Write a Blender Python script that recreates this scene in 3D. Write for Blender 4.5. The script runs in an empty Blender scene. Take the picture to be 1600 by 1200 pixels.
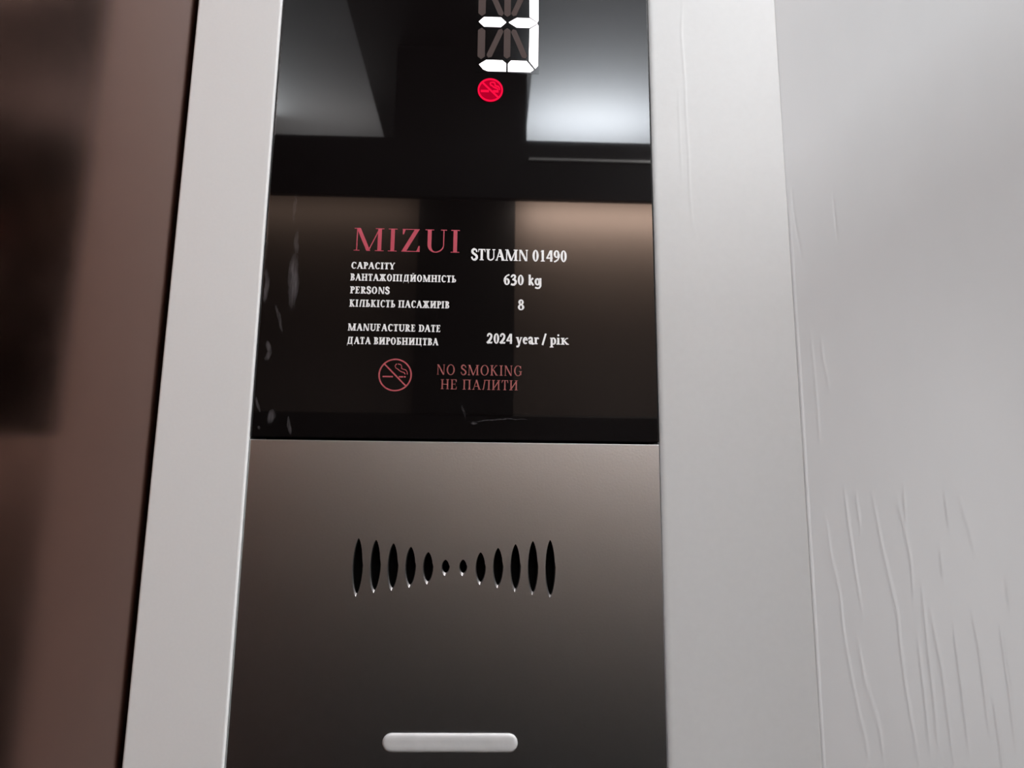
import bpy, bmesh, math, random
from mathutils import Vector, Matrix, geometry

S = bpy.context.scene
C = S.collection
R = math.radians

# ------------------------------------------------------------------ camera
CAM_POS = (0.0165, -0.3599, 1.4612)
PITCH, YAW, ROLL, FOCAL_PX = 0.1855, 0.0291, 0.0104, 1150.0
cd = bpy.data.cameras.new('camera')
cd.sensor_fit = 'HORIZONTAL'
cd.sensor_width = 36.0
cd.lens = 36.0 * FOCAL_PX / 1600.0
cd.clip_start = 0.01
cam = bpy.data.objects.new('camera', cd)
C.objects.link(cam)
fw = Vector((math.sin(YAW) * math.cos(PITCH), math.cos(YAW) * math.cos(PITCH), math.sin(PITCH)))
rt0 = Vector((math.cos(YAW), -math.sin(YAW), 0))
up0 = rt0.cross(fw)
rt = math.cos(ROLL) * rt0 + math.sin(ROLL) * up0
up = -math.sin(ROLL) * rt0 + math.cos(ROLL) * up0
cam.matrix_world = Matrix(((rt.x, up.x, -fw.x, CAM_POS[0]), (rt.y, up.y, -fw.y, CAM_POS[1]),
                           (rt.z, up.z, -fw.z, CAM_POS[2]), (0, 0, 0, 1)))
S.camera = cam

# ------------------------------------------------------------------ world, exposure, lamps
w = bpy.data.worlds.new('world')
S.world = w
w.use_nodes = True
w.node_tree.nodes['Background'].inputs[0].default_value = (0.9, 0.95, 1.0, 1)
w.node_tree.nodes['Background'].inputs[1].default_value = 0.0
S.view_settings.view_transform = 'Standard'
S.view_settings.look = 'None'
S.view_settings.gamma = 1.0
S.view_settings.exposure = 0.0
S.cycles.use_denoising = True
S.cycles.max_bounces = 10
S.cycles.sample_clamp_indirect = 6.0


def area(name, loc, aim, sx, sy, power, col):
    l = bpy.data.lights.new(name, 'AREA')
    l.shape = 'RECTANGLE'
    l.size, l.size_y = sx, sy
    l.energy = power
    l.color = col
    o = bpy.data.objects.new(name, l)
    C.objects.link(o)
    o.location = loc
    d = Vector(aim).normalized()
    o.rotation_euler = d.to_track_quat('-Z', 'Y').to_euler()
    return o


# unseen ceiling fill lamps added here, then the rear cove's light strips
area('ceiling_fill', (0.36, -0.66, 2.485), (0, 0.0, -1), 0.8, 0.40, 4.0, (0.99, 0.985, 1.0))
area('ceiling_fill_right', (0.72, -0.64, 2.49), (0, 0.0, -1), 0.36, 0.60, 20.5, (0.99, 0.985, 1.0))  # second added fill, evens the pale strips from top to bottom
area('cove_lamp_right', (0.275, -1.42, 2.30), (0, 0.25, 1), 0.36, 0.02, 16.5, (0.90, 0.95, 1.0))
area('cove_lamp_corner', (0.84, -1.42, 2.30), (0, 0.25, 1), 0.20, 0.02, 7.0, (1.0, 0.96, 0.96))
area('cove_lamp_left', (-0.44, -1.42, 2.30), (0, 0.2, 1), 0.32, 0.02, 1.5, (1.0, 0.96, 0.94))
area('side_fill_right', (0.962, -0.98, 2.12), (-1, 0.9, -0.2), 0.3, 0.5, 2.8, (0.97, 0.985, 1.0))  # added fill without a seen source, brightens the pale strips
area('side_fill_left', (-0.862, -0.58, 1.42), (1, 0.25, 0.0), 0.3, 0.8, 6.6, (0.99, 0.985, 1.0))  # added fill without a seen source, brightens the film-covered right wall
area('wedge_fill', (-0.72, -1.40, 2.453), (0.25, 1, -0.2), 0.24, 0.003, 9.0, (0.92, 0.97, 1.0))  # hidden strip added to cast the wedge of light on the right wall
area('wash_lamp_right', (0.36, -1.215, 2.218), (0, -0.75, -1), 0.54, 0.012, 15.3, (1.0, 0.84, 0.74))
area('wash_lamp_left', (-0.40, -1.215, 2.218), (0, -0.75, -1), 0.44, 0.012, 1.45, (1.0, 0.80, 0.68))


# ------------------------------------------------------------------ materials
def mat(name, col, rough=0.5, metal=0.0, spec=0.5, emit=None, estr=0.0, coat=0.0):
    m = bpy.data.materials.new(name)
    m.use_nodes = True
    b = m.node_tree.nodes['Principled BSDF']
    b.inputs['Base Color'].default_value = (*col, 1)
    b.inputs['Roughness'].default_value = rough
    b.inputs['Metallic'].default_value = metal
    b.inputs['Specular IOR Level'].default_value = spec
    b.inputs['Coat Weight'].default_value = coat
    if emit:
        b.inputs['Emission Color'].default_value = (*emit, 1)
        b.inputs['Emission Strength'].default_value = estr
    return m


def nd(m, t, **kw):
    n = m.node_tree.nodes.new(t)
    for k, v in kw.items():
        setattr(n, k, v)
    return n


def grain(m, col_a, col_b, scale, stretch=(1, 1, 1), bump=0.0, rough=None, detail=3.0):
    """fine mottling of the base colour (and bump, roughness) in object space"""
    nt = m.node_tree
    b = nt.nodes['Principled BSDF']
    tc = nd(m, 'ShaderNodeTexCoord')
    mp = nd(m, 'ShaderNodeMapping')
    mp.inputs['Scale'].default_value = stretch
    nz = nd(m, 'ShaderNodeTexNoise')
    nz.inputs['Scale'].default_value = scale
    nz.inputs['Detail'].default_value = detail
    nt.links.new(tc.outputs['Object'], mp.inputs['Vector'])
    nt.links.new(mp.outputs['Vector'], nz.inputs['Vector'])
    mx = nd(m, 'ShaderNodeMix', data_type='RGBA')
    mx.inputs['A'].default_value = (*col_a, 1)
    mx.inputs['B'].default_value = (*col_b, 1)
    nt.links.new(nz.outputs['Fac'], mx.inputs['Factor'])
    nt.links.new(mx.outputs['Result'], b.inputs['Base Color'])
    if bump:
        bp = nd(m, 'ShaderNodeBump')
        bp.inputs['Strength'].default_value = bump
        bp.inputs['Distance'].default_value = 0.001
        nt.links.new(nz.outputs['Fac'], bp.inputs['Height'])
        nt.links.new(bp.outputs['Normal'], b.inputs['Normal'])
    if rough:
        mr = nd(m, 'ShaderNodeMapRange')
        mr.inputs['From Min'].default_value = 0.3
        mr.inputs['From Max'].default_value = 0.7
        mr.inputs['To Min'].default_value = rough[0]
        mr.inputs['To Max'].default_value = rough[1]
        nt.links.new(nz.outputs['Fac'], mr.inputs['Value'])
        nt.links.new(mr.outputs['Result'], b.inputs['Roughness'])
    return m


M = {}
M['bronze'] = grain(mat('bronze_steel', (0.2, 0.12, 0.1), 0.17, 1.0), (0.142, 0.072, 0.053), (0.158, 0.080, 0.059), 60, (1, 1, 1), 0.0, (0.16, 0.19))
M['rear'] = grain(mat('bronze_rear_wall', (0.3, 0.2, 0.14), 0.55, 0.3), (0.17, 0.135, 0.115), (0.20, 0.16, 0.135), 30, (6, 6, 1))
M['side'] = grain(mat('grey_side_wall', (0.12, 0.115, 0.11), 0.5), (0.030, 0.029, 0.028), (0.04, 0.039, 0.038), 20)
M['dark'] = grain(mat('dark_panel', (0.012, 0.010, 0.010), 0.5), (0.004, 0.0036, 0.0036), (0.007, 0.006, 0.006), 40)
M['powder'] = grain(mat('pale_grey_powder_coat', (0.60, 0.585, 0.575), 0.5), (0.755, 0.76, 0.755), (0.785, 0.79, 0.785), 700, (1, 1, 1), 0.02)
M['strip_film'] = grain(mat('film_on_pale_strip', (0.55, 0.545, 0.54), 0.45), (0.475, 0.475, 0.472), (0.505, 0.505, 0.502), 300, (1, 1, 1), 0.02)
M['film'] = grain(mat('white_film', (0.56, 0.56, 0.565), 0.33), (0.69, 0.695, 0.70), (0.73, 0.73, 0.735), 60, (1, 1, 0.4), 0.03)
M['ceiling'] = grain(mat('white_ceiling', (0.78, 0.78, 0.78), 0.7), (0.74, 0.75, 0.77), (0.8, 0.8, 0.8), 6)
M['floor'] = grain(mat('dark_floor', (0.05, 0.048, 0.046), 0.4), (0.010, 0.0095, 0.0095), (0.018, 0.017, 0.017), 25)
M['steel_dark'] = grain(mat('dark_brushed_steel', (0.25, 0.235, 0.225), 0.36, 1.0), (0.88, 0.905, 0.92), (0.93, 0.955, 0.97), 900, (1, 1, 1), 0.04)


def matte_metal(m, rough):
    """bead-blasted metal: a short-tailed microfacet lobe instead of the default one"""
    nt = m.node_tree
    g = nd(m, 'ShaderNodeBsdfAnisotropic', distribution='BECKMANN')
    g.inputs['Roughness'].default_value = rough
    g.inputs['Anisotropy'].default_value = -0.04
    tg = nd(m, 'ShaderNodeTangent', direction_type='RADIAL', axis='Z')
    nt.links.new(tg.outputs[0], g.inputs['Tangent'])
    b = nt.nodes['Principled BSDF']
    for k in ('Color', 'Normal'):
        src = b.inputs['Base Color' if k == 'Color' else k]
        if src.is_linked:
            nt.links.new(src.links[0].from_socket, g.inputs[k])
    nt.links.new(g.outputs[0], nt.nodes['Material Output'].inputs['Surface'])


matte_metal(M['steel_dark'], 0.455)
M['bright_edge'] = mat('bare_metal_edge', (0.75, 0.73, 0.70), 0.35, 1.0)
M['slot_edge'] = mat('slot_edge', (0.30, 0.29, 0.285), 0.5, 1.0)
M['slot'] = mat('black_slot_lining', (0.002, 0.002, 0.002), 0.7, spec=0.1)
M['lens'] = grain(mat('frosted_lens', (0.42, 0.42, 0.42), 0.35), (0.53, 0.535, 0.535), (0.63, 0.63, 0.635), 120, (1, 1, 1), 0.08)
M['ink_white'] = mat('white_ink', (0.92, 0.92, 0.92), 0.5)
M['ink_red'] = mat('red_ink', (0.44, 0.040, 0.072), 0.5)
M['ink_pink'] = mat('faded_red_ink', (0.30, 0.075, 0.07), 0.5)
M['ink_sign'] = mat('dull_red_ink', (0.42, 0.07, 0.085), 0.5)
M['led_white'] = mat('white_led', (0.9, 0.9, 0.9), 0.4, emit=(1.0, 0.93, 0.96), estr=2.2)
M['led_off'] = mat('unlit_segment', (0.055, 0.036, 0.032), 0.45, spec=0.1)
M['led_bed'] = mat('display_backing', (0.002, 0.0012, 0.0012), 0.1)
M['led_red'] = mat('red_led', (0.02, 0.0, 0.0), 0.4, emit=(1.0, 0.006, 0.055), estr=1.0, spec=0.0)
M['led_red_dim'] = mat('dim_red_led', (0.02, 0.0, 0.0), 0.4, emit=(0.62, 0.0, 0.03), estr=0.7, spec=0.0)
M['lamp_body'] = mat('lamp_housing', (0.5, 0.5, 0.5), 0.4, 0.6)


def black_glass():
    """black glass; film-wrinkle reflections and edge glints are painted into its colour"""
    m = mat('black_glass', (0.004, 0.003, 0.003), 0.025, 0.0, 0.5)
    nt = m.node_tree
    b = nt.nodes['Principled BSDF']
    tc = nd(m, 'ShaderNodeTexCoord')
    nz = nd(m, 'ShaderNodeTexNoise')
    nz.inputs['Scale'].default_value = 110
    nz.inputs['Detail'].default_value = 2
    nt.links.new(tc.outputs['Object'], nz.inputs['Vector'])
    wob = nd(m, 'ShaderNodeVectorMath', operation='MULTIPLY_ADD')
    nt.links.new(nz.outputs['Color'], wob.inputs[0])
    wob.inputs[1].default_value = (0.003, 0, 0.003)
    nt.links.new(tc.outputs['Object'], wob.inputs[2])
    painted_glints = [(-97.7, 77.12, 8.43, 1.1, -1.9, .75), (-84.43, 80.31, 14.0, 2.3, -0.87, .8), (-89.81, 60.03, 7.39, 0.75, -16.28, .6),
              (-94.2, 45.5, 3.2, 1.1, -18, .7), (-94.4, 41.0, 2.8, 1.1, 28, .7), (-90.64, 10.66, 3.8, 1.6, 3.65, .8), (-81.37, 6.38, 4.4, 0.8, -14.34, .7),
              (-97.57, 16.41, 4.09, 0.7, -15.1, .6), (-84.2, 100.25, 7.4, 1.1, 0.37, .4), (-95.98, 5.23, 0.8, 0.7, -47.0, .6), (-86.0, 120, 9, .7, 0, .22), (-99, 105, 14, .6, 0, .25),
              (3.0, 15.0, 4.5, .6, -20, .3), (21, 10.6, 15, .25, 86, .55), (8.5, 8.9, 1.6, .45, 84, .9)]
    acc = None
    for x, z, h, wd, a, k in painted_glints:
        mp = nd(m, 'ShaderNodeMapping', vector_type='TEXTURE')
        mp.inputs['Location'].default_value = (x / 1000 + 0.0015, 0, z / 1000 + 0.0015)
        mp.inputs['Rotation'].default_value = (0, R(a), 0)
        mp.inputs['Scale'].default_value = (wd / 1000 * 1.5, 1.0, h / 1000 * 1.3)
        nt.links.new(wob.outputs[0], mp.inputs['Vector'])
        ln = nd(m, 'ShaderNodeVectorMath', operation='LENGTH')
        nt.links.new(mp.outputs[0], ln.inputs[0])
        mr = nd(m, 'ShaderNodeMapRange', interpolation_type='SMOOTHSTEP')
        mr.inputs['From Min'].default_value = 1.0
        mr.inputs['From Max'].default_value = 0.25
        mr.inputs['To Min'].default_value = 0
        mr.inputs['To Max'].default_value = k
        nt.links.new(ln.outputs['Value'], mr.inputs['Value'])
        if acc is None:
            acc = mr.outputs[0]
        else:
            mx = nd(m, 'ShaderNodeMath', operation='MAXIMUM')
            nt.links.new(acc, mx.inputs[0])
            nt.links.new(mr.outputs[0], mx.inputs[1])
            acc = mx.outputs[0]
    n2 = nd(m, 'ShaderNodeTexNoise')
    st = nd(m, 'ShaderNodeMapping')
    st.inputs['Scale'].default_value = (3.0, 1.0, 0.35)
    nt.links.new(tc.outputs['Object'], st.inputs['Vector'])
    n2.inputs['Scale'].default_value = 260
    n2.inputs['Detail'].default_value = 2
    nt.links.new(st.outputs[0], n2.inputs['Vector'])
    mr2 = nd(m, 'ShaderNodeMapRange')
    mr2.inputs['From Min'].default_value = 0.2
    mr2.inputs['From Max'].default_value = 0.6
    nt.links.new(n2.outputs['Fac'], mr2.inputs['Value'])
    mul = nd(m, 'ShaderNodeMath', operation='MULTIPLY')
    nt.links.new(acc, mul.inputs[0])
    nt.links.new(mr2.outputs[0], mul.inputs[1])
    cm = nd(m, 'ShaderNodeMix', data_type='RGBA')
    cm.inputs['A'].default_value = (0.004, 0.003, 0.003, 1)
    cm.inputs['B'].default_value = (0.10, 0.092, 0.097, 1)  # grey tone of the painted reflections
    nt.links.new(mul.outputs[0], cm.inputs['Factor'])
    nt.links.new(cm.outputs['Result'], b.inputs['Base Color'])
    return m


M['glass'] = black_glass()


# ------------------------------------------------------------------ helpers
def obj(name, bm, material, parent=None, smooth=False, bevel=0.0, loc=None, seg=2):
    me = bpy.data.meshes.new(name)
    bm.normal_update()
    bm.to_mesh(me)
    bm.free()
    for m in (material if isinstance(material, (list, tuple)) else [material]):
        me.materials.append(m)
    if smooth:
        for p in me.polygons:
            p.use_smooth = True
    o = bpy.data.objects.new(name, me)
    C.objects.link(o)
    if parent is not None:
        o.parent = parent
    if loc:
        o.location = loc
    if bevel:
        bv = o.modifiers.new('bevel', 'BEVEL')
        bv.width = bevel
        bv.segments = seg
        bv.limit_method = 'ANGLE'
    return o


def add_box(bm, x0, x1, y0, y1, z0, z1):
    v = [bm.verts.new((x, y, z)) for x in (x0, x1) for y in (y0, y1) for z in (z0, z1)]
    for f in ((0, 1, 3, 2), (4, 6, 7, 5), (0, 4, 5, 1), (2, 3, 7, 6), (0, 2, 6, 4), (1, 5, 7, 3)):
        bm.faces.new([v[i] for i in f])
    return bm


def box(*a):
    return add_box(bmesh.new(), *a)


def prism(bm, pts, y0, y1):
    """outline in (x, z), counter-clockwise seen from the room, between depths y0 (front) and y1 (back)"""
    a = [bm.verts.new((x, y0, z)) for x, z in pts]
    b = [bm.verts.new((x, y1, z)) for x, z in pts]
    n = len(pts)
    bm.faces.new(a)
    bm.faces.new(b[::-1])
    for i in range(n):
        j = (i + 1) % n
        bm.faces.new((a[j], a[i], b[i], b[j]))


def extrude_x(bm, pts, x0, x1):
    """outline in (y, z) extruded along x"""
    a = [bm.verts.new((x0, y, z)) for y, z in pts]
    b = [bm.verts.new((x1, y, z)) for y, z in pts]
    n = len(pts)
    bm.faces.new(a)
    bm.faces.new(b[::-1])
    for i in range(n):
        j = (i + 1) % n
        bm.faces.new((a[j], a[i], b[i], b[j]))
    bmesh.ops.recalc_face_normals(bm, faces=bm.faces[:])


def empty(name, loc, label, cat, group=None):
    o = bpy.data.objects.new(name, None)
    o.empty_display_size = 0.02
    C.objects.link(o)
    o.location = loc
    o['label'] = label
    o['category'] = cat
    if group:
        o['group'] = group
    return o


def struct(name, bm, m, **kw):
    o = obj(name, bm, m, **kw)
    o['kind'] = 'structure'
    return o


def ridge_height(s, z, ridges):
    """height of the film wrinkles at surface point (s, z), both in millimetres"""
    h = 0.0
    for pts, wd, hh in ridges:
        best = None
        for i in range(len(pts) - 1):
            (s0, z0), (s1, z1) = pts[i], pts[i + 1]
            zl, zh = min(z0, z1), max(z0, z1)
            if zl - 6 <= z <= zh + 6:
                t = min(1, max(0, (z - z0) / (z1 - z0)))
                d = math.hypot(s - (s0 + t * (s1 - s0)), (z - (z0 + t * (z1 - z0))) * 0.5)
                best = d if best is None else min(best, d)
        if best is not None and best < wd * 4:
            zt, zb = max(p[1] for p in pts), min(p[1] for p in pts)
            u = (z - zb) / max(zt - zb, 1)
            fade = max(0.15, min(1, 4 * min(u + .08, 1.08 - u)))
            h += hh * fade * math.exp(-(best / wd) ** 2)
    return h


def film_sheet(name, m, origin, direction, normal, s_list, z_list, ridges, back):
    """a film-covered panel: front grid with its wrinkles, side and back faces"""
    bm = bmesh.new()
    o, d, n = Vector(origin), Vector(direction), Vector(normal)
    rows = []
    for z in z_list:
        row = []
        for s in s_list:
            h = ridge_height(s * 1000, z * 1000, ridges) / 1000 if 1.3 < z < 1.8 else 0
            row.append(bm.verts.new(o + d * s + n * h + Vector((0, 0, z))))
        rows.append(row)
    for i in range(len(z_list) - 1):
        for j in range(len(s_list) - 1):
            bm.faces.new((rows[i][j], rows[i][j + 1], rows[i + 1][j + 1], rows[i + 1][j]))
    # the panel's body behind the film
    c = [bm.verts.new(o + d * s - n * back + Vector((0, 0, z))) for s, z in
         ((s_list[0], z_list[0]), (s_list[-1], z_list[0]), (s_list[-1], z_list[-1]), (s_list[0], z_list[-1]))]
    bm.faces.new(c[::-1])
    bm.faces.new([r[0] for r in rows] + [c[3], c[0]])
    bm.faces.new([r[-1] for r in rows][::-1] + [c[1], c[2]])
    bm.faces.new(list(rows[0])[::-1] + [c[0], c[1]])
    bm.faces.new(list(rows[-1]) + [c[2], c[3]])
    return struct(name, bm, m, smooth=True)


# ------------------------------------------------------------------ the car (setting)
CEIL = 2.5
struct('floor', box(-0.9, 1.0, -1.62, 0.06, -0.03, 0.0), M['floor'])
struct('ceiling', box(-0.9, 1.0, -1.62, 0.06, CEIL, CEIL + 0.03), M['ceiling'])
struct('wall_front', box(-0.9, 1.0, 0.03, 0.05, 0.0, CEIL), M['dark'])
# bronze return beside the operating panel
struct('wall_left', box(-0.86, -0.1466, -0.149, 0.029, 0.0, CEIL), M['bronze'], bevel=0.0012)
struct('wall_left_side', box(-0.90, -0.87, -1.62, -0.15, 0.0, CEIL), M['side'])
struct('wall_right_side', box(0.97, 1.0, -1.62, 0.03, 0.0, CEIL), M['side'])
# rear wall, cove above; dark centre and low panels added for their reflections
struct('wall_rear', box(-0.86, 0.96, -1.34, -1.30, 0.0, 2.234), M['rear'])
struct('rear_silhouette_panel', box(-0.160, 0.068, -1.2995, -1.282, 1.70, 2.234), M['dark'])  # added; stands in for the dark mirrored figure of a person
struct('rear_darkening_panel', box(-0.86, 0.96, -1.2995, -1.288, 0.0, 1.70), M['dark'], bevel=0.004)  # added so that the metal plate reflects darkness towards its bottom
struct('wall_rear_cove', box(-0.86, 0.96, -1.62, -1.60, 2.25, CEIL), M['ceiling'])
bm = bmesh.new()
extrude_x(bm, [(-1.0, 2.09), (-1.0, 2.214), (-1.014, 2.214), (-1.018, 2.198), (-1.09, 2.246), (-1.60, 2.246), (-1.60, 2.236), (-1.09, 2.236), (-1.018, 2.186), (-1.014, 2.09)], -0.86, 0.96)
struct('trim_3', bm, M['dark'])
struct('trim_4', box(0.085, 0.96, -0.9985, -0.9955, 2.170, 2.175), M['bright_edge'])
# added dark band: stands in for a person's silhouette mirrored in the glass
struct('ceiling_silhouette_band', box(-0.285, 0.100, -1.599, -0.88, CEIL - 0.012, CEIL - 0.0005), M['dark'])
struct('cove_light_divider', box(-0.20, 0.085, -1.599, -1.10, 2.247, CEIL - 0.0125), M['dark'])  # added divider, keeps left and right cove light apart

# pale strip left of the panel
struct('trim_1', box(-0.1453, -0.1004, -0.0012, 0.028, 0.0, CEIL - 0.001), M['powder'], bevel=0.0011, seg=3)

# film-covered strip right of the panel
zf = [0.0, 0.6, 1.1, 1.25] + [1.27 + 0.003 * i for i in range(170)] + [1.8, 2.1, CEIL - 0.001]
crack = [([(119.3, 1747.6), (117.9, 1725.1), (119.0, 1696.1), (118.9, 1674.7), (119.5, 1653.8), (119.4, 1633.3), (120.1, 1617.2), (122.3, 1606.6)], 0.55, 0.16),
         ([(115.2, 1690.0), (115.2, 1660.6), (115.5, 1640.2)], 0.6, 0.10)]
sx = [0.1002, 0.1006, 0.1012, 0.1020] + [0.103 + 0.0005 * i for i in range(60)] + [0.134 + 0.003 * i for i in range(12)] + [0.1702, 0.1710]


def strip_edge(o):
    # roll the two vertical edges of the strip back, like folded sheet
    for v in o.data.vertices:
        if v.co.y < 0.01:
            e = v.co.x - 0.1002
            if e < 0.0018:
                v.co.y += (1 - e / 0.0018) ** 2 * 0.0012


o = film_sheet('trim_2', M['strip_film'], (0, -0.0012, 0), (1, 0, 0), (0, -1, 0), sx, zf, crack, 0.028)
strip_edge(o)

# film-covered wall that turns towards the room at the right
ANG = R(48)
wd_, wn_ = (math.cos(ANG), -math.sin(ANG), 0), (-math.sin(ANG), -math.cos(ANG), 0)
streaks = [
    [(9.2, 1465.6), (10.7, 1445.5), (13.5, 1430.4), (13.9, 1412.3), (15.9, 1395.8), (18.0, 1380.8), (20.2, 1368.2), (21.4, 1357.6)],
    [(18.7, 1479.0), (20.3, 1454.6), (21.6, 1436.3), (23.2, 1421.6)],
    [(19.8, 1411.9), (22.0, 1392.6), (24.8, 1382.0), (26.7, 1373.4), (27.6, 1359.9)],
    [(31.4, 1474.3), (33.9, 1451.8), (36.5, 1434.2), (38.1, 1423.0), (38.1, 1409.9), (39.0, 1391.3), (40.6, 1376.1), (41.8, 1363.1)],
    [(41.7, 1473.1), (43.8, 1461.5), (45.5, 1447.0), (45.2, 1431.7)],
    [(48.9, 1436.0), (49.0, 1420.1), (49.3, 1401.6), (49.8, 1386.4), (49.5, 1372.2)],
    [(57.4, 1452.5), (57.6, 1438.6)],
    [(66.6, 1472.7), (69.1, 1460.7), (70.4, 1451.0)],
    [(66.9, 1427.6), (68.3, 1414.5), (68.7, 1400.6), (69.0, 1380)],
    [(51.4, 1426.2), (53.9, 1401.3), (54.4, 1387.2), (55, 1365)],
    [(80.4, 1443.7), (80.7, 1428.1)],
    [(71.5, 1394.7), (72.3, 1376.9), (72.6, 1360)],
    [(61.3, 1474.8), (61.8, 1462)],
    [(45.1, 1477.3), (44.8, 1462.5)],
    [(45.5, 1412), (46.2, 1390), (46.4, 1370)],
    [(59.8, 1420), (60.6, 1396), (61.0, 1372)],
    [(76.5, 1425), (77.4, 1400), (77.6, 1376)],
    [(24.1, 1475.0), (25.0, 1460)],
]
wrinkles = [(p, 0.55, 0.11) for p in streaks]
wrinkles += [([(3.1, 1634.9), (3.1, 1624.2), (4.2, 1610.5), (6.3, 1594.3)], 0.5, -0.20),
             ([(23.9, 1625.4), (24.1, 1611.1), (24.5, 1600.9)], 0.5, -0.18),
             ([(12.8, 1552.9), (13.3, 1541.0), (15.6, 1525.1)], 0.6, 0.10),
             ([(7.6, 1560), (8.6, 1530), (8.9, 1500)], 0.7, 0.08),
             ([(1.0, 1625), (1.0, 1580), (1.1, 1520), (0.9, 1483.0), (0.8, 1454.1), (0.9, 1426.1), (0.9, 1398.9), (0.8, 1372.3), (0.8, 1351.4)], 0.5, 0.25)]
ss = [0.0004 * i for i in range(236)] + [0.10, 0.115, 0.13, 0.16, 0.2, 0.3]
film_sheet('wall_right', M['film'], (0.1709, -0.0011, 0), wd_, wn_, ss, zf, wrinkles, 0.012)
struct('wall_right_front', box(0.3835, 0.965, -0.226, -0.206, 0.0, CEIL - 0.001), M['film'])

# ------------------------------------------------------------------ serif lettering
random.seed(3)


def glyph(ch, T, t):
    """polygons of one character, cap height 1, and its advance"""
    P = []
    sw = T * 0.5 + 0.085        # serif half width
    st = t * 0.9

    def para(x0, y0, x1, y1, wd):
        P.append([(x0 - wd / 2, y0), (x0 + wd / 2, y0), (x1 + wd / 2, y1), (x1 - wd / 2, y1)])

    def rect(x0, x1, y0, y1):
        P.append([(x0, y0), (x1, y0), (x1, y1), (x0, y1)])

    def stem(x, y0=0.0, y1=1.0, wd=None, feet='bt'):
        wd = wd or T
        rect(x - wd / 2, x + wd / 2, y0, y1)
        k = wd * 0.5 + 0.085
        if 'b' in feet:
            rect(x - k, x + k, y0, y0 + st)
        if 't' in feet:
            rect(x - k, x + k, y1 - st, y1)

    def foot(x, y, k=None):
        k = k or sw
        rect(x - k, x + k, y if y < 0.5 else y - st, y + st if y < 0.5 else y)

    def ring(cx, cy, rx, ry, wx, wy, a0=0, a1=360, n=26):
        o, i = [], []
        for q in range(n + 1):
            a = R(a0 + (a1 - a0) * q / n)
            o.append((cx + rx * math.cos(a), cy + ry * math.sin(a)))
            i.append((cx + (rx - wx) * math.cos(a), cy + (ry - wy) * math.sin(a)))
        for q in range(n):
            P.append([o[q], o[q + 1], i[q + 1], i[q]])

    def bowl(x, y0, y1, rx, wx=None):
        cy, ry = (y0 + y1) / 2, (y1 - y0) / 2
        k = rx * 0.35
        rect(x, x + k, y1 - t, y1)
        rect(x, x + k, y0, y0 + t)
        ring(x + k, cy, rx - k + 0.04, ry, wx or T, t, -90, 90, 14)

    def line(pts, wd):
        for a, b in zip(pts, pts[1:]):
            d = Vector((b[0] - a[0], b[1] - a[1]))
            n = Vector((-d.y, d.x)).normalized() * wd / 2
            e = d.normalized() * wd * 0.2
            P.append([(a[0] - n.x - e.x, a[1] - n.y - e.y), (b[0] - n.x + e.x, b[1] - n.y + e.y),
                      (b[0] + n.x + e.x, b[1] + n.y + e.y), (a[0] + n.x - e.x, a[1] + n.y - e.y)])

    x = T / 2 + 0.11
    if ch == ' ':
        return P, 0.32
    if ch in 'IІ':
        stem(x); return P, 2 * x
    if ch in 'M\u041c':
        stem(x - T / 2 + t / 2, wd=t); para(x + 0.36, 0, x - 0.01, 1, T * 1.05); para(x + 0.36, 0, x + 0.73, 1, t * 1.1); stem(x + 0.74)
        return P, 2 * x + 0.74
    if ch == 'Z':
        rect(0.06, 0.66, 1 - st, 1); rect(0.04, 0.68, 0, st); para(0.04 + T * .6, 0, 0.66 - T * .6, 1, T * 1.2)
        P.append([(0.07, 1), (0.07, .76), (0.11, .76), (0.18, 1)]); P.append([(0.68, 0), (0.68, .26), (0.64, .26), (0.56, 0)])
        return P, 0.74
    if ch == 'U':
        rect(x - T / 2, x + T / 2, 0.33, 1); foot(x, 1); xr = x + 0.5
        rect(xr - t / 2, xr + t / 2, 0.33, 1); foot(xr, 1, t / 2 + .085)
        L, Rr = x - T / 2, xr + t / 2
        n = 18
        for q in range(n):
            a, b = R(180 + 180 * q / n), R(180 + 180 * (q + 1) / n)

            def pt(a):
                f = (1 + math.cos(a)) / 2
                wx = T * (1 - f) + t * f
                c, r = (L + Rr) / 2, (Rr - L) / 2
                return (c + r * math.cos(a), 0.33 + 0.35 * math.sin(a)), (c + (r - wx) * math.cos(a), 0.33 + (0.35 - t * 1.3) * math.sin(a))
            (o1, i1), (o2, i2) = pt(a), pt(b)
            P.append([o1, o2, i2, i1])
        return P, xr + 0.13
    if ch in 'CСG':
        ring(0.42, 0.5, 0.37, 0.52, T, t * 1.1, 48, 312)
        P.append([(0.70, 1), (0.70, .68), (0.66, .68), (0.60, .86)])
        if ch == 'G':
            rect(0.60, 0.60 + T, 0.08, 0.46); rect(0.50, 0.60 + T + .06, 0.46 - st, 0.46)
            return P, 0.84
        P.append([(0.70, .22), (0.70, .12), (0.60, .05), (0.58, .12)])
        return P, 0.76
    if ch in 'AА':
        para(0.12, 0, 0.40, 1, t * 1.1); para(0.70, 0, 0.40, 1, T * 1.15); rect(0.22, 0.60, 0.32, 0.32 + t)
        foot(0.12, 0, 0.11); foot(0.70, 0, 0.16)
        return P, 0.84
    if ch in 'PР':
        stem(x); bowl(x, 0.45, 1, 0.40); return P, 0.64
    if ch == 'R':
        stem(x); bowl(x, 0.47, 1, 0.40); para(0.66, 0, 0.34, 0.49, T * 1.1); foot(0.69, 0, .11); return P, 0.78
    if ch in 'BВ':
        stem(x); bowl(x, 0.5, 1, 0.36); bowl(x, 0, 0.54, 0.41); return P, 0.70
    if ch == 'Ь':
        stem(x); bowl(x, 0, 0.55, 0.42); return P, 0.70
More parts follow.
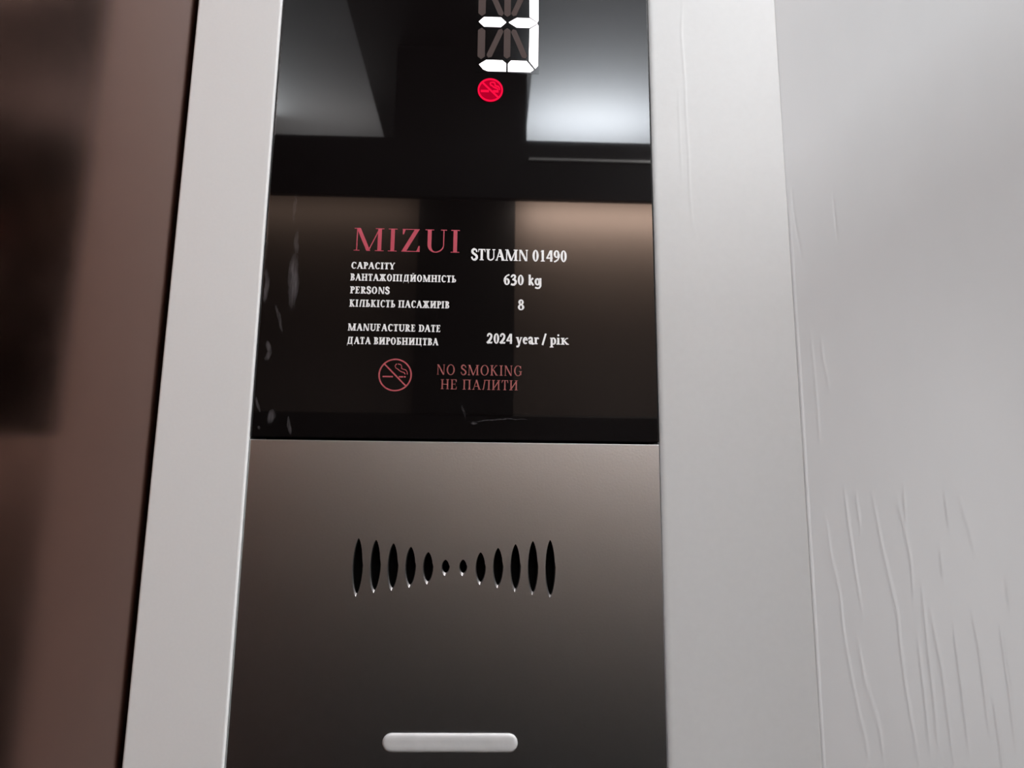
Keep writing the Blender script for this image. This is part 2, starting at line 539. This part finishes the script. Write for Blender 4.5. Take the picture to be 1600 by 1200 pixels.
    if ch == 'Б':
        stem(x); bowl(x, 0, 0.56, 0.42); rect(x, 0.60, 1 - st, 1); P.append([(0.60, 1), (0.62, .74), (0.58, .74), (0.50, 1)]); return P, 0.70
    if ch == 'T' or ch == 'Т':
        stem(0.34, feet='b'); rect(0.04, 0.64, 1 - st, 1)
        P.append([(0.04, 1), (0.03, .72), (0.07, .72), (0.15, 1)]); P.append([(0.64, 1), (0.65, .72), (0.61, .72), (0.53, 1)])
        return P, 0.68
    if ch == 'Y':
        stem(0.38, 0, 0.48, feet='b'); para(0.38, 0.42, 0.11, 1, T * 1.05); para(0.39, 0.42, 0.66, 1, t * 1.1); foot(0.12, 1, .14); foot(0.66, 1, .11)
        return P, 0.76
    if ch in 'EЕF':
        stem(x); rect(x, 0.58, 1 - st, 1); P.append([(0.59, 1), (0.60, .74), (0.56, .74), (0.48, 1)])
        rect(x, 0.46, 0.5, 0.5 + st); P.append([(0.46, .38), (0.49, .38), (0.49, .66), (0.46, .66)])
        if ch != 'F':
            rect(x, 0.60, 0, st); P.append([(0.62, .28), (0.58, .28), (0.50, 0), (0.60, 0)])
        return P, 0.68
    if ch == 'S':
        line([(.50 - .04 * 0, .74), (.47, .87), (.38, .96), (.28, .98)], t * 1.5)
        line([(.30, .98), (.19, .94), (.12, .85), (.12, .73), (.18, .62), (.30, .54), (.42, .45), (.50, .35), (.51, .22), (.44, .10), (.33, .03)], T)
        line([(.35, .02), (.23, .03), (.12, .12), (.07, .27)], t * 1.5)
        return P, 0.60
    if ch in 'OО':
        ring(0.42, 0.5, 0.38, 0.52, T, t, 0, 360, 32); return P, 0.84
    if ch == '0':
        ring(0.31, 0.5, 0.27, 0.52, T, t * 1.1, 0, 360, 28); return P, 0.62
    if ch == 'N':
        rect(x - T / 2, x - T / 2 + t, 0, 1); foot(x - T / 2 + t / 2, 0, .10); para(x + 0.50, 0, x - 0.02, 1, T * 1.1); rect(x + .5, x + .5 + t, 0, 1); foot(x + .5 + t / 2, 1, .10); foot(x - .04, 1, .08)
        return P, 2 * x + 0.48
    if ch == 'D':
        stem(x); bowl(x, 0, 1, 0.54); return P, 0.80
    if ch in 'KКк':
        h = 1.0 if ch != 'к' else 0.68
        stem(x, 0, h); para(x + 0.04, h * .48, x + 0.42, h, t * 1.3); para(x + 0.46, 0, x + 0.14, h * .56, T * 1.1); foot(x + .48, 0, .12)
        rect(x + .32, x + .52, h - st, h)
        return P, x + 0.62
    if ch in 'HН':
        stem(x); stem(x + 0.5); rect(x, x + 0.5, 0.5 - t / 2, 0.5 + t / 2); return P, 2 * x + 0.5
    if ch == 'П':
        stem(x); stem(x + 0.5); rect(x, x + 0.5, 1 - t, 1); return P, 2 * x + 0.5
    if ch == 'Ц':
        stem(x); stem(x + 0.5); rect(x, x + 0.64, 0, t); P.append([(x + .60, t), (x + .66, t), (x + .66, -.22), (x + .62, -.22)]); return P, 2 * x + 0.54
    if ch in 'ИЙ':
        stem(x); stem(x + 0.5); para(x, 0.10, x + 0.5, 0.90, t * 2.0)
        if ch == 'Й':
            ring(x + .25, 1.24, .15, .13, .05, .07, 180, 360, 10)
        return P, 2 * x + 0.5
    if ch == 'Л':
        stem(x + 0.5); rect(x + .02, x + 0.5, 1 - t, 1); para(x - .02, 0, x + 0.12, 1, t * 1.6); line([(x - .09, .05), (x, .05)], .09); foot(x + .13, 1, .1); return P, 2 * x + 0.5
    if ch == 'Д':
        stem(x + 0.5, feet='t'); rect(x + .08, x + 0.5, 1 - t, 1); para(x + .04, 0, x + 0.14, 1, t * 1.5); rect(x - .10, x + .64, 0, t)
        P.append([(x - .11, t), (x - .07, t), (x - .08, -.22), (x - .12, -.22)]); P.append([(x + .60, t), (x + .65, t), (x + .66, -.22), (x + .62, -.22)]); return P, 2 * x + 0.56
    if ch == 'Ж':
        stem(0.52)
        for sgn in (-1, 1):
            para(0.52 + sgn * .06, .50, 0.52 + sgn * .34, 1, t * 1.7); para(0.52 + sgn * .40, 0, 0.52 + sgn * .12, .52, T * .95)
            rect(0.52 + sgn * .36 - .09, 0.52 + sgn * .36 + .09, 1 - st * 1.4, 1); foot(0.52 + sgn * .40, 0, .13)
        return P, 1.06
    if ch == '1':
        stem(0.32, 0, 1, feet='b'); P.append([(0.32 - T / 2, 1), (0.14, .86), (0.14, .82), (0.32 - T / 2, .88)]); return P, 0.60
    if ch == '2':
        line([(.10, .72), (.13, .88), (.24, .97)], t * 1.6)
        line([(.22, .96), (.33, .95), (.44, .84), (.45, .68), (.38, .48)], T * .95)
        line([(.40, .52), (.26, .28), (.08, .06)], t * 2.2); rect(0.06, 0.52, 0, T * .8); P.append([(.52, 0), (.56, .20), (.52, .20), (.46, .05)]); return P, 0.62
    if ch == '3':
        line([(.10, .78), (.15, .91), (.26, .98)], t * 1.5); line([(.24, .97), (.36, .95), (.43, .84), (.41, .69), (.30, .57)], T * .9)
        line([(.20, .54), (.32, .54)], t * 1.4); line([(.30, .54), (.43, .47), (.50, .34), (.46, .16), (.34, .04)], T); line([(.36, .03), (.22, .02), (.09, .07)], t * 1.9); return P, 0.62
    if ch == '4':
        rect(.36, .36 + T, 0, 1); rect(.04, .58, .24, .24 + T * .65); line([(.08, .30), (.40, .96)], t * 1.5); return P, 0.62
    if ch == '6':
        ring(.31, .32, .26, .34, T * .95, t * 1.2, 0, 360, 24); line([(.08, .34), (.10, .60), (.22, .82), (.36, .94), (.50, 1.0)], T * .7); return P, 0.62
    if ch == '9':
        ring(.31, .68, .26, .34, T * .95, t * 1.2, 0, 360, 24); line([(.54, .66), (.52, .40), (.40, .18), (.26, .06), (.12, 0)], T * .7); return P, 0.62
    if ch == '8':
        ring(.31, .75, .22, .27, T * .85, t * 1.2, 0, 360, 22); ring(.31, .27, .26, .29, T * .9, t * 1.2, 0, 360, 22); return P, 0.62
    if ch == '/':
        line([(.04, -.04), (.34, 1.04)], t * 1.8); return P, 0.38
    if ch == 'і':
        stem(x, 0, .68, feet='b'); rect(x - .14, x, .68 - st, .68); ring(x, .93, .10, .10, .10, .10, 0, 360, 10); return P, 2 * x
    if ch in 'рp':
        stem(x, -.30, .68, feet='b'); rect(x - .15, x, .68 - st, .68); ring(x + .17, .34, .27, .36, T * .95, t * 1.2, -125, 125, 18); return P, 0.64
    if ch == 'y':
        para(.31, 0, .12, .68, T); para(.28, -.14, .50, .68, t * 1.3); line([(.29, -.10), (.20, -.26), (.08, -.26)], t * 1.8); foot(.12, .68, .13); foot(.50, .68, .10); return P, 0.60
    if ch == 'e':
        ring(.29, .34, .25, .36, T, t * 1.2, 20, 320, 22); rect(.10, .52, .36, .36 + t); ring(.29, .34, .25, .36, t * 1.4, t * 1.2, 0, 30, 6); return P, 0.54
    if ch == 'a':
        line([(.10, .50), (.14, .63), (.26, .67)], t * 1.6); line([(.24, .66), (.36, .60), (.38, .46), (.38, .10), (.44, .03), (.52, .06)], T * .95); ring(.24, .19, .19, .21, T * .9, t * 1.3, 0, 360, 18); return P, 0.54
    if ch == 'r':
        stem(x, 0, .68, feet='b'); rect(x - .15, x, .68 - st, .68); line([(x, .42), (x + .12, .60), (x + .22, .64)], T * .7); ring(x + .24, .58, .08, .08, .08, .08, 0, 360, 10); return P, 0.50
    # plain (sans) letters of the unit
    if ch == 'k':
        rect(.08, .08 + T, 0, 1.06); line([(.14, .30), (.46, .70)], T * .85); line([(.26, .42), (.50, .02)], T * .9); return P, 0.58
    if ch == 'g':
        ring(.30, .36, .26, .36, T * .95, T * .75, 0, 360, 22); rect(.46, .46 + T, -.10, .72); line([(.55, -.10), (.46, -.24), (.30, -.28), (.12, -.22)], T * .8); return P, 0.70
    raise ValueError(ch)


def lettering(parent, text, x0, x1, z, cap, material, T=0.17, t=0.065, label=None, y=0.0, space=0.0, font=None):
    """one printed line between x0 and x1 (mm) on baseline z (mm above the glass foot), capitals cap mm high"""
    polys, adv = [], 0.0
    for ch in text:
        p, a = glyph(ch, T, t)
        polys += [[(px + adv, py) for px, py in q] for q in p]
        adv += a + space
    lo = min(px for q in polys for px, _ in q)
    hi = max(px for q in polys for px, _ in q)
    k = (x1 - x0) / (hi - lo)
    bm = bmesh.new()
    for n, q in enumerate(polys):
        pts = [((x0 + (px - lo) * k) / 1000, (z + py * cap) / 1000) for px, py in q]
        ar = sum(a[0] * b[1] - b[0] * a[1] for a, b in zip(pts, pts[1:] + pts[:1]))
        if abs(ar) < 1e-12:
            continue
        if ar < 0:
            pts = pts[::-1]
        prism(bm, pts, y - 0.00012 - 0.0000004 * (n % 7), y + 0.00002)
    o = obj('lettering', bm, material, parent)
    if label:
        o['label'] = label
    return o


def hexbar(cx0, cz0, cx1, cz1, wd, tip=0.5):
    """outline of a display segment: bar with pointed ends"""
    a, b = Vector((cx0, cz0)), Vector((cx1, cz1))
    d = (b - a).normalized()
    n = Vector((-d.y, d.x)) * wd / 2
    e = d * wd * tip
    return [tuple(p / 1000) for p in (a, a + e - n, b - e - n, b, b - e + n, a + e + n)]


def circle_band(bm, cx, cz, r, wd, y0, y1, n=48, a0=0, a1=360):
    """flat ring (mm) with depth"""
    full = abs(a1 - a0) >= 360
    for q in range(n):
        a, b = R(a0 + (a1 - a0) * q / n), R(a0 + (a1 - a0) * (q + 1) / n)
        pts = [((cx + k * math.cos(c)) / 1000, (cz + k * math.sin(c)) / 1000) for c, k in ((a, r - wd / 2), (a, r + wd / 2), (b, r + wd / 2), (b, r - wd / 2))]
        prism(bm, pts, y0, y1)


def stroke(bm, pts, wd, y0, y1):
    for a, b in zip(pts, pts[1:]):
        d = Vector((b[0] - a[0], b[1] - a[1])).normalized()
        n = Vector((-d.y, d.x)) * wd / 2
        e = d * wd * 0.2
        q = [(a[0] + n.x - e.x, a[1] + n.y - e.y), (a[0] - n.x - e.x, a[1] - n.y - e.y), (b[0] - n.x + e.x, b[1] - n.y + e.y), (b[0] + n.x + e.x, b[1] + n.y + e.y)]
        prism(bm, [(p[0] / 1000, p[1] / 1000) for p in q], y0, y1)


# ------------------------------------------------------------------ black glass information display
disp = empty('information_display', (0, 0, 1.5), 'black glossy glass display with white and red lettering, mounted above the grey slotted speaker panel', 'display')
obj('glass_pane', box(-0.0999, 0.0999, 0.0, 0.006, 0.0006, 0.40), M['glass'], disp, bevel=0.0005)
obj('backing_plate', box(-0.098, 0.098, 0.0065, 0.024, 0.002, 0.398), M['dark'], disp)

lettering(disp, 'MIZUI', -54.8, -0.8, 96.9, 12.3, M['ink_red'], 0.135, 0.036, 'large red serif lettering', space=0.10)
lettering(disp, 'CAPACITY', -55.5, -33.4, 87.2, 3.6, M['ink_white'], 0.23, 0.12, space=0.05)
lettering(disp, 'ВАНТАЖОПІДЙОМНІСТЬ', -55.7, -2.1, 80.9, 3.7, M['ink_white'], 0.23, 0.12, space=0.05)
lettering(disp, 'PERSONS', -55.5, -35.5, 74.1, 3.7, M['ink_white'], 0.23, 0.12, space=0.05)
lettering(disp, 'КІЛЬКІСТЬ ПАСАЖИРІВ', -55.5, -5.2, 67.1, 3.8, M['ink_white'], 0.23, 0.12, space=0.05)
lettering(disp, 'MANUFACTURE DATE', -55.6, -9.4, 54.7, 3.7, M['ink_white'], 0.23, 0.12, space=0.05)
lettering(disp, 'ДАТА ВИРОБНИЦТВА', -55.6, -10.1, 47.8, 3.7, M['ink_white'], 0.23, 0.12, space=0.05)
lettering(disp, 'STUAMN 01490', 5.2, 54.5, 93.1, 6.1, M['ink_white'], 0.20, 0.09)
lettering(disp, '630 kg', 22.1, 41.5, 80.2, 5.4, M['ink_white'], 0.20, 0.10)
lettering(disp, '8', 29.5, 32.8, 67.0, 5.5, M['ink_white'], 0.20, 0.10)
lettering(disp, '2024 year / рік', 13.8, 55.5, 49.3, 5.2, M['ink_white'], 0.20, 0.10)
lettering(disp, 'NO SMOKING', -10.5, 31.9, 32.9, 5.2, M['ink_pink'], 0.13, 0.055, 'faded red lettering', space=0.08)
lettering(disp, 'НЕ ПАЛИТИ', -8.4, 29.9, 25.6, 5.0, M['ink_pink'], 0.13, 0.055, 'faded red lettering', space=0.08)


def no_smoking(bm, cx, cz, r, wd, thin, y0, y1):
    circle_band(bm, cx, cz, r - wd / 2, wd, y0, y1)
    k = (r - wd / 2) * 0.7071
    stroke(bm, [(cx - k, cz + k), (cx + k, cz - k)], wd, y0 - 0.00001, y1)
    q = r / 8.3
    stroke(bm, [(cx - 6.0 * q, cz - 0.9 * q), (cx - 1.2 * q, cz - 0.9 * q)], thin * 1.7, y0, y1)
    stroke(bm, [(cx + 2.0 * q, cz - 0.9 * q), (cx + 3.8 * q, cz - 0.9 * q)], thin * 1.7, y0, y1)
    stroke(bm, [(cx + 4.4 * q, cz - 0.9 * q), (cx + 5.1 * q, cz - 0.9 * q)], thin * 1.7, y0, y1)
    stroke(bm, [(cx + p * q, cz + s * q) for p, s in ((0.5, 5.6), (-0.2, 4.6), (0.2, 3.5), (1.3, 2.9), (2.0, 2.2), (3.2, 1.6), (4.4, 1.3), (4.9, 0.5))], thin, y0, y1)
    stroke(bm, [(cx + p * q, cz + s * q) for p, s in ((1.2, 5.6), (2.6, 5.3), (3.1, 4.3), (3.0, 3.4), (4.0, 2.9), (5.2, 2.6), (5.9, 1.6), (6.0, 0.4))], thin, y0, y1)


bm = bmesh.new()
no_smoking(bm, -31.1, 32.4, 8.3, 0.75, 0.42, -0.00012, 0.00002)
o = obj('no_smoking_symbol', bm, M['ink_sign'], disp)
o['label'] = 'printed faded red symbol'

# round red lit sign under the figure
bm = bmesh.new()
prism(bm, [((13.7 + 6.6 * math.cos(R(a))) / 1000, (189.1 + 6.6 * math.sin(R(a))) / 1000) for a in range(0, 360, 8)], -0.0002, 0.00002)
lit = obj('no_smoking_light', bm, M['led_red_dim'], disp)
lit['label'] = 'round glowing red sign'
bm = bmesh.new()
no_smoking(bm, 13.7, 189.1, 6.8, 0.9, 0.7, -0.0007, -0.0002)
obj('lit_symbol', bm, M['led_red'], lit)

# sixteen-segment figure 3
bed = obj('floor_figure', box(0.0055, 0.0398, -0.0001, 0.00005, 0.1995, 0.2612), M['led_bed'], disp)
bed['label'] = 'glowing white segment figure'
lit_segments = [
    hexbar(6.8, 230.1, 21.7, 230.1, 5.7, .5), hexbar(23.2, 230.1, 38.9, 230.1, 5.7, .75),
    [(p[0] / 1000, p[1] / 1000) for p in ((7.4, 204.2), (9.6, 201.4), (12, 200.4), (22.0, 200.4), (22.0, 205.0), (20.0, 206.9), (11.2, 206.9))],
    [(p[0] / 1000, p[1] / 1000) for p in ((23.0, 200.4), (35.2, 200.4), (36.9, 201.9), (33.0, 206.9), (24.6, 206.9), (23.0, 205.0))],
    [(p[0] / 1000, p[1] / 1000) for p in ((37.8, 202.6), (39.3, 204.4), (39.4, 228.6), (38.9, 229.3), (34.6, 226.2), (34.3, 207.3))],
    [(p[0] / 1000, p[1] / 1000) for p in ((38.9, 230.9), (39.4, 231.6), (39.4, 255.6), (37.9, 257.4), (34.3, 252.8), (34.6, 234.0))],
    [(p[0] / 1000, p[1] / 1000) for p in ((22.8, 259.8), (22.8, 255.0), (24.4, 252.8), (33.6, 252.8), (37.2, 257.8), (35.2, 259.8))],
    [(p[0] / 1000, p[1] / 1000) for p in ((7.4, 256.0), (11.2, 252.8), (20.0, 252.8), (22.2, 255.0), (22.2, 259.8), (10.0, 259.8))],
]
dark_segments = [
    hexbar(8.4, 207.4, 8.4, 226.4, 4.0, .4), hexbar(8.4, 233.6, 8.4, 252.4, 4.0, .4),
    hexbar(22.4, 208.0, 22.4, 226.6, 3.6, .4), hexbar(22.4, 233.4, 22.4, 252.2, 3.6, .4),
    hexbar(12.2, 208.4, 19.4, 226.0, 3.0, .4), hexbar(32.4, 208.4, 25.4, 226.0, 3.0, .4),
    hexbar(19.4, 234.0, 12.2, 251.6, 3.0, .4), hexbar(25.4, 234.0, 32.4, 251.6, 3.0, .4),
]
for seg, m, dep in [(s, M['led_white'], 0.0004) for s in lit_segments] + [(s, M['led_off'], 0.0003) for s in dark_segments]:
    ar = sum(a[0] * b[1] - b[0] * a[1] for a, b in zip(seg, seg[1:] + seg[:1]))
    bm = bmesh.new()
    prism(bm, seg if ar > 0 else seg[::-1], -0.0001 - dep, -0.0001)
    o = obj('segment', bm, m, bed)
    o['label'] = 'lit white segment' if m is M['led_white'] else 'unlit brown segment'

# ------------------------------------------------------------------ slotted speaker panel
spk = empty('speaker_panel', (0, 0, 1.5), 'dark grey metal panel with twelve speaker slots and a pale lens, below the black display', 'speaker panel')

PITCH_MM = 8.30
SLOT_Z = -59.5
tops = [172, 182, 203, 225, 258, 307, 305, 257, 227, 201, 180, 172]
bots = [538, 515, 500, 480, 458, 402, 402, 458, 478, 500, 520, 537]
wide = [14.6, 15.0, 14.9, 14.9, 14.6, 11.2, 11.2, 14.2, 14.4, 14.6, 14.6, 14.4]
PX = 0.3015 / 4.2105


def lens_outline(cx, zt, zb, wd, n=14, tip=0.0):
    zc, hh = (zt + zb) / 2, (zt - zb) / 2
    pts = []
    for q in range(2 * n):
        a = 2 * math.pi * q / (2 * n) + math.pi / 2
        sn = math.sin(a)
        px = math.copysign(abs(math.cos(a)) ** 1.35, math.cos(a)) * wd / 2
        pz = zc + hh * sn
        pts.append((cx + px, pz))
    return pts


def pill_outline(cx, cz, wd, hh, n=12):
    r = hh / 2
    pts = []
    for q in range(n + 1):
        a = -math.pi / 2 + math.pi * q / n
        pts.append((cx + wd / 2 - r + r * math.cos(a), cz + r * math.sin(a)))
    for q in range(n + 1):
        a = math.pi / 2 + math.pi * q / n
        pts.append((cx - wd / 2 + r + r * math.cos(a), cz + r * math.sin(a)))
    return pts


holes = []
slots = []
for i in range(12):
    cx = -45.1 + PITCH_MM * i
    zt = -47.0 - (tops[i] - 172) * PX
    zb = -72.7 + (540 - bots[i]) * PX
    wd = wide[i] * 0.3015 * 1.0
    inner = lens_outline(cx, zt, zb, wd)
    outer = [(x + (x - cx) * 0.05 - 0.16, z) if z > (zt + zb) / 2 else (cx + (x - cx) * 1.16 - 0.26 * ((zt + zb) / 2 - z) / ((zt - zb) / 2), z - 1.35 * ((zt + zb) / 2 - z) / ((zt - zb) / 2)) for x, z in inner]
    slots.append((inner, outer))
    holes.append(outer)
lens_rim = pill_outline(0.5, -137.8, 61.8, 8.6)
holes.append(lens_rim)

# faceplate: sheet with the real openings cut out, folded sides
X0, X1, Z0, Z1 = -99.9, 99.9, -560.0, -0.5
pts, edges = [], []


def loop(p):
    b = len(pts)
    pts.extend(Vector(q) for q in p)
    edges.extend((b + k, b + (k + 1) % len(p)) for k in range(len(p)))


RI = 0.28
loop([(X0 + RI, Z0 + RI), (X1 - RI, Z0 + RI), (X1 - RI, Z1 - RI), (X0 + RI, Z1 - RI)])
for h in holes:
    loop(h)
ov, oe, of_, *_ = geometry.delaunay_2d_cdt(pts, edges, [], 0, 1e-6)


def inside(p, poly):
    c = False
    for (x0, z0), (x1, z1) in zip(poly, poly[1:] + poly[:1]):
        if (z0 > p[1]) != (z1 > p[1]) and p[0] < (x1 - x0) * (p[1] - z0) / (z1 - z0) + x0:
            c = not c
    return c


bm = bmesh.new()
fv = [bm.verts.new((v.x / 1000, 0, v.y / 1000)) for v in ov]
for f in of_:
    c = sum((ov[k] for k in f), Vector((0, 0))) / len(f)
    if any(inside(c, h) for h in holes) or not (X0 < c.x < X1 and Z0 < c.y < Z1):
        continue
    bm.faces.new([fv[k] for k in f])
bm.normal_update()
for f in bm.faces:
    if f.normal.y > 0:
        f.normal_flip()


def band(bm, a, b, ya, yb):
    """quads between two outlines of equal length"""
    va = [bm.verts.new((x / 1000, ya, z / 1000)) for x, z in a]
    vb = [bm.verts.new((x / 1000, yb, z / 1000)) for x, z in b]
    n = len(a)
    for k in range(n):
        j = (k + 1) % n
        bm.faces.new((va[k], vb[k], vb[j], va[j]))
    return vb


rim = [(X0, Z0), (X1, Z0), (X1, Z1), (X0, Z1)]
rim_in = [(X0 + RI, Z0 + RI), (X1 - RI, Z0 + RI), (X1 - RI, Z1 - RI), (X0 + RI, Z1 - RI)]
rim_mid = [(X0 + RI / 3, Z0 + RI / 3), (X1 - RI / 3, Z0 + RI / 3), (X1 - RI / 3, Z1 - RI / 3), (X0 + RI / 3, Z1 - RI / 3)]
band(bm, rim_in, rim_mid, 0.0, 0.00015)
band(bm, rim_mid, rim, 0.00015, 0.0005)
band(bm, rim, rim, 0.0005, 0.012)
plate = obj('faceplate', bm, M['steel_dark'], spk)

for inner, outer in slots:
    bm = bmesh.new()
    band(bm, outer, inner, 0.0, 0.0009)
    for f in bm.faces:
        f.material_index = 0
    vb = band(bm, inner, inner, 0.0009, 0.006)
    nf = len(bm.faces)
    bm.faces.new(vb)
    bm.faces.ensure_lookup_table()
    for k, f in enumerate(bm.faces):
        f.material_index = 0 if k < len(inner) else 1
    bmesh.ops.recalc_face_normals(bm, faces=bm.faces[:])
    for f in bm.faces:
        f.normal_flip()
    obj('speaker_slot', bm, [M['slot_edge'], M['slot']], spk)

# frosted lens: rounded bar standing slightly proud of the plate
bm = bmesh.new()
prev = None
prof = [(0.0, 0.004), (0.0, -0.0003), (0.35, -0.0009), (0.9, -0.0012), (1.8, -0.0014), (3.0, -0.0014)]
rings = []
for inset, y in prof:
    rings.append([bm.verts.new((x / 1000, y, z / 1000)) for x, z in pill_outline(0.5, -137.8, 61.5 - 2 * inset, 8.3 - 2 * inset)])
for a, b in zip(rings, rings[1:]):
    n = len(a)
    for k in range(n):
        j = (k + 1) % n
        bm.faces.new((a[k], a[j], b[j], b[k]))
bm.faces.new(rings[-1])
bmesh.ops.recalc_face_normals(bm, faces=bm.faces[:])
o = obj('lamp_lens', bm, M['lens'], spk, smooth=True)
o['label'] = 'pale frosted pill-shaped lens'
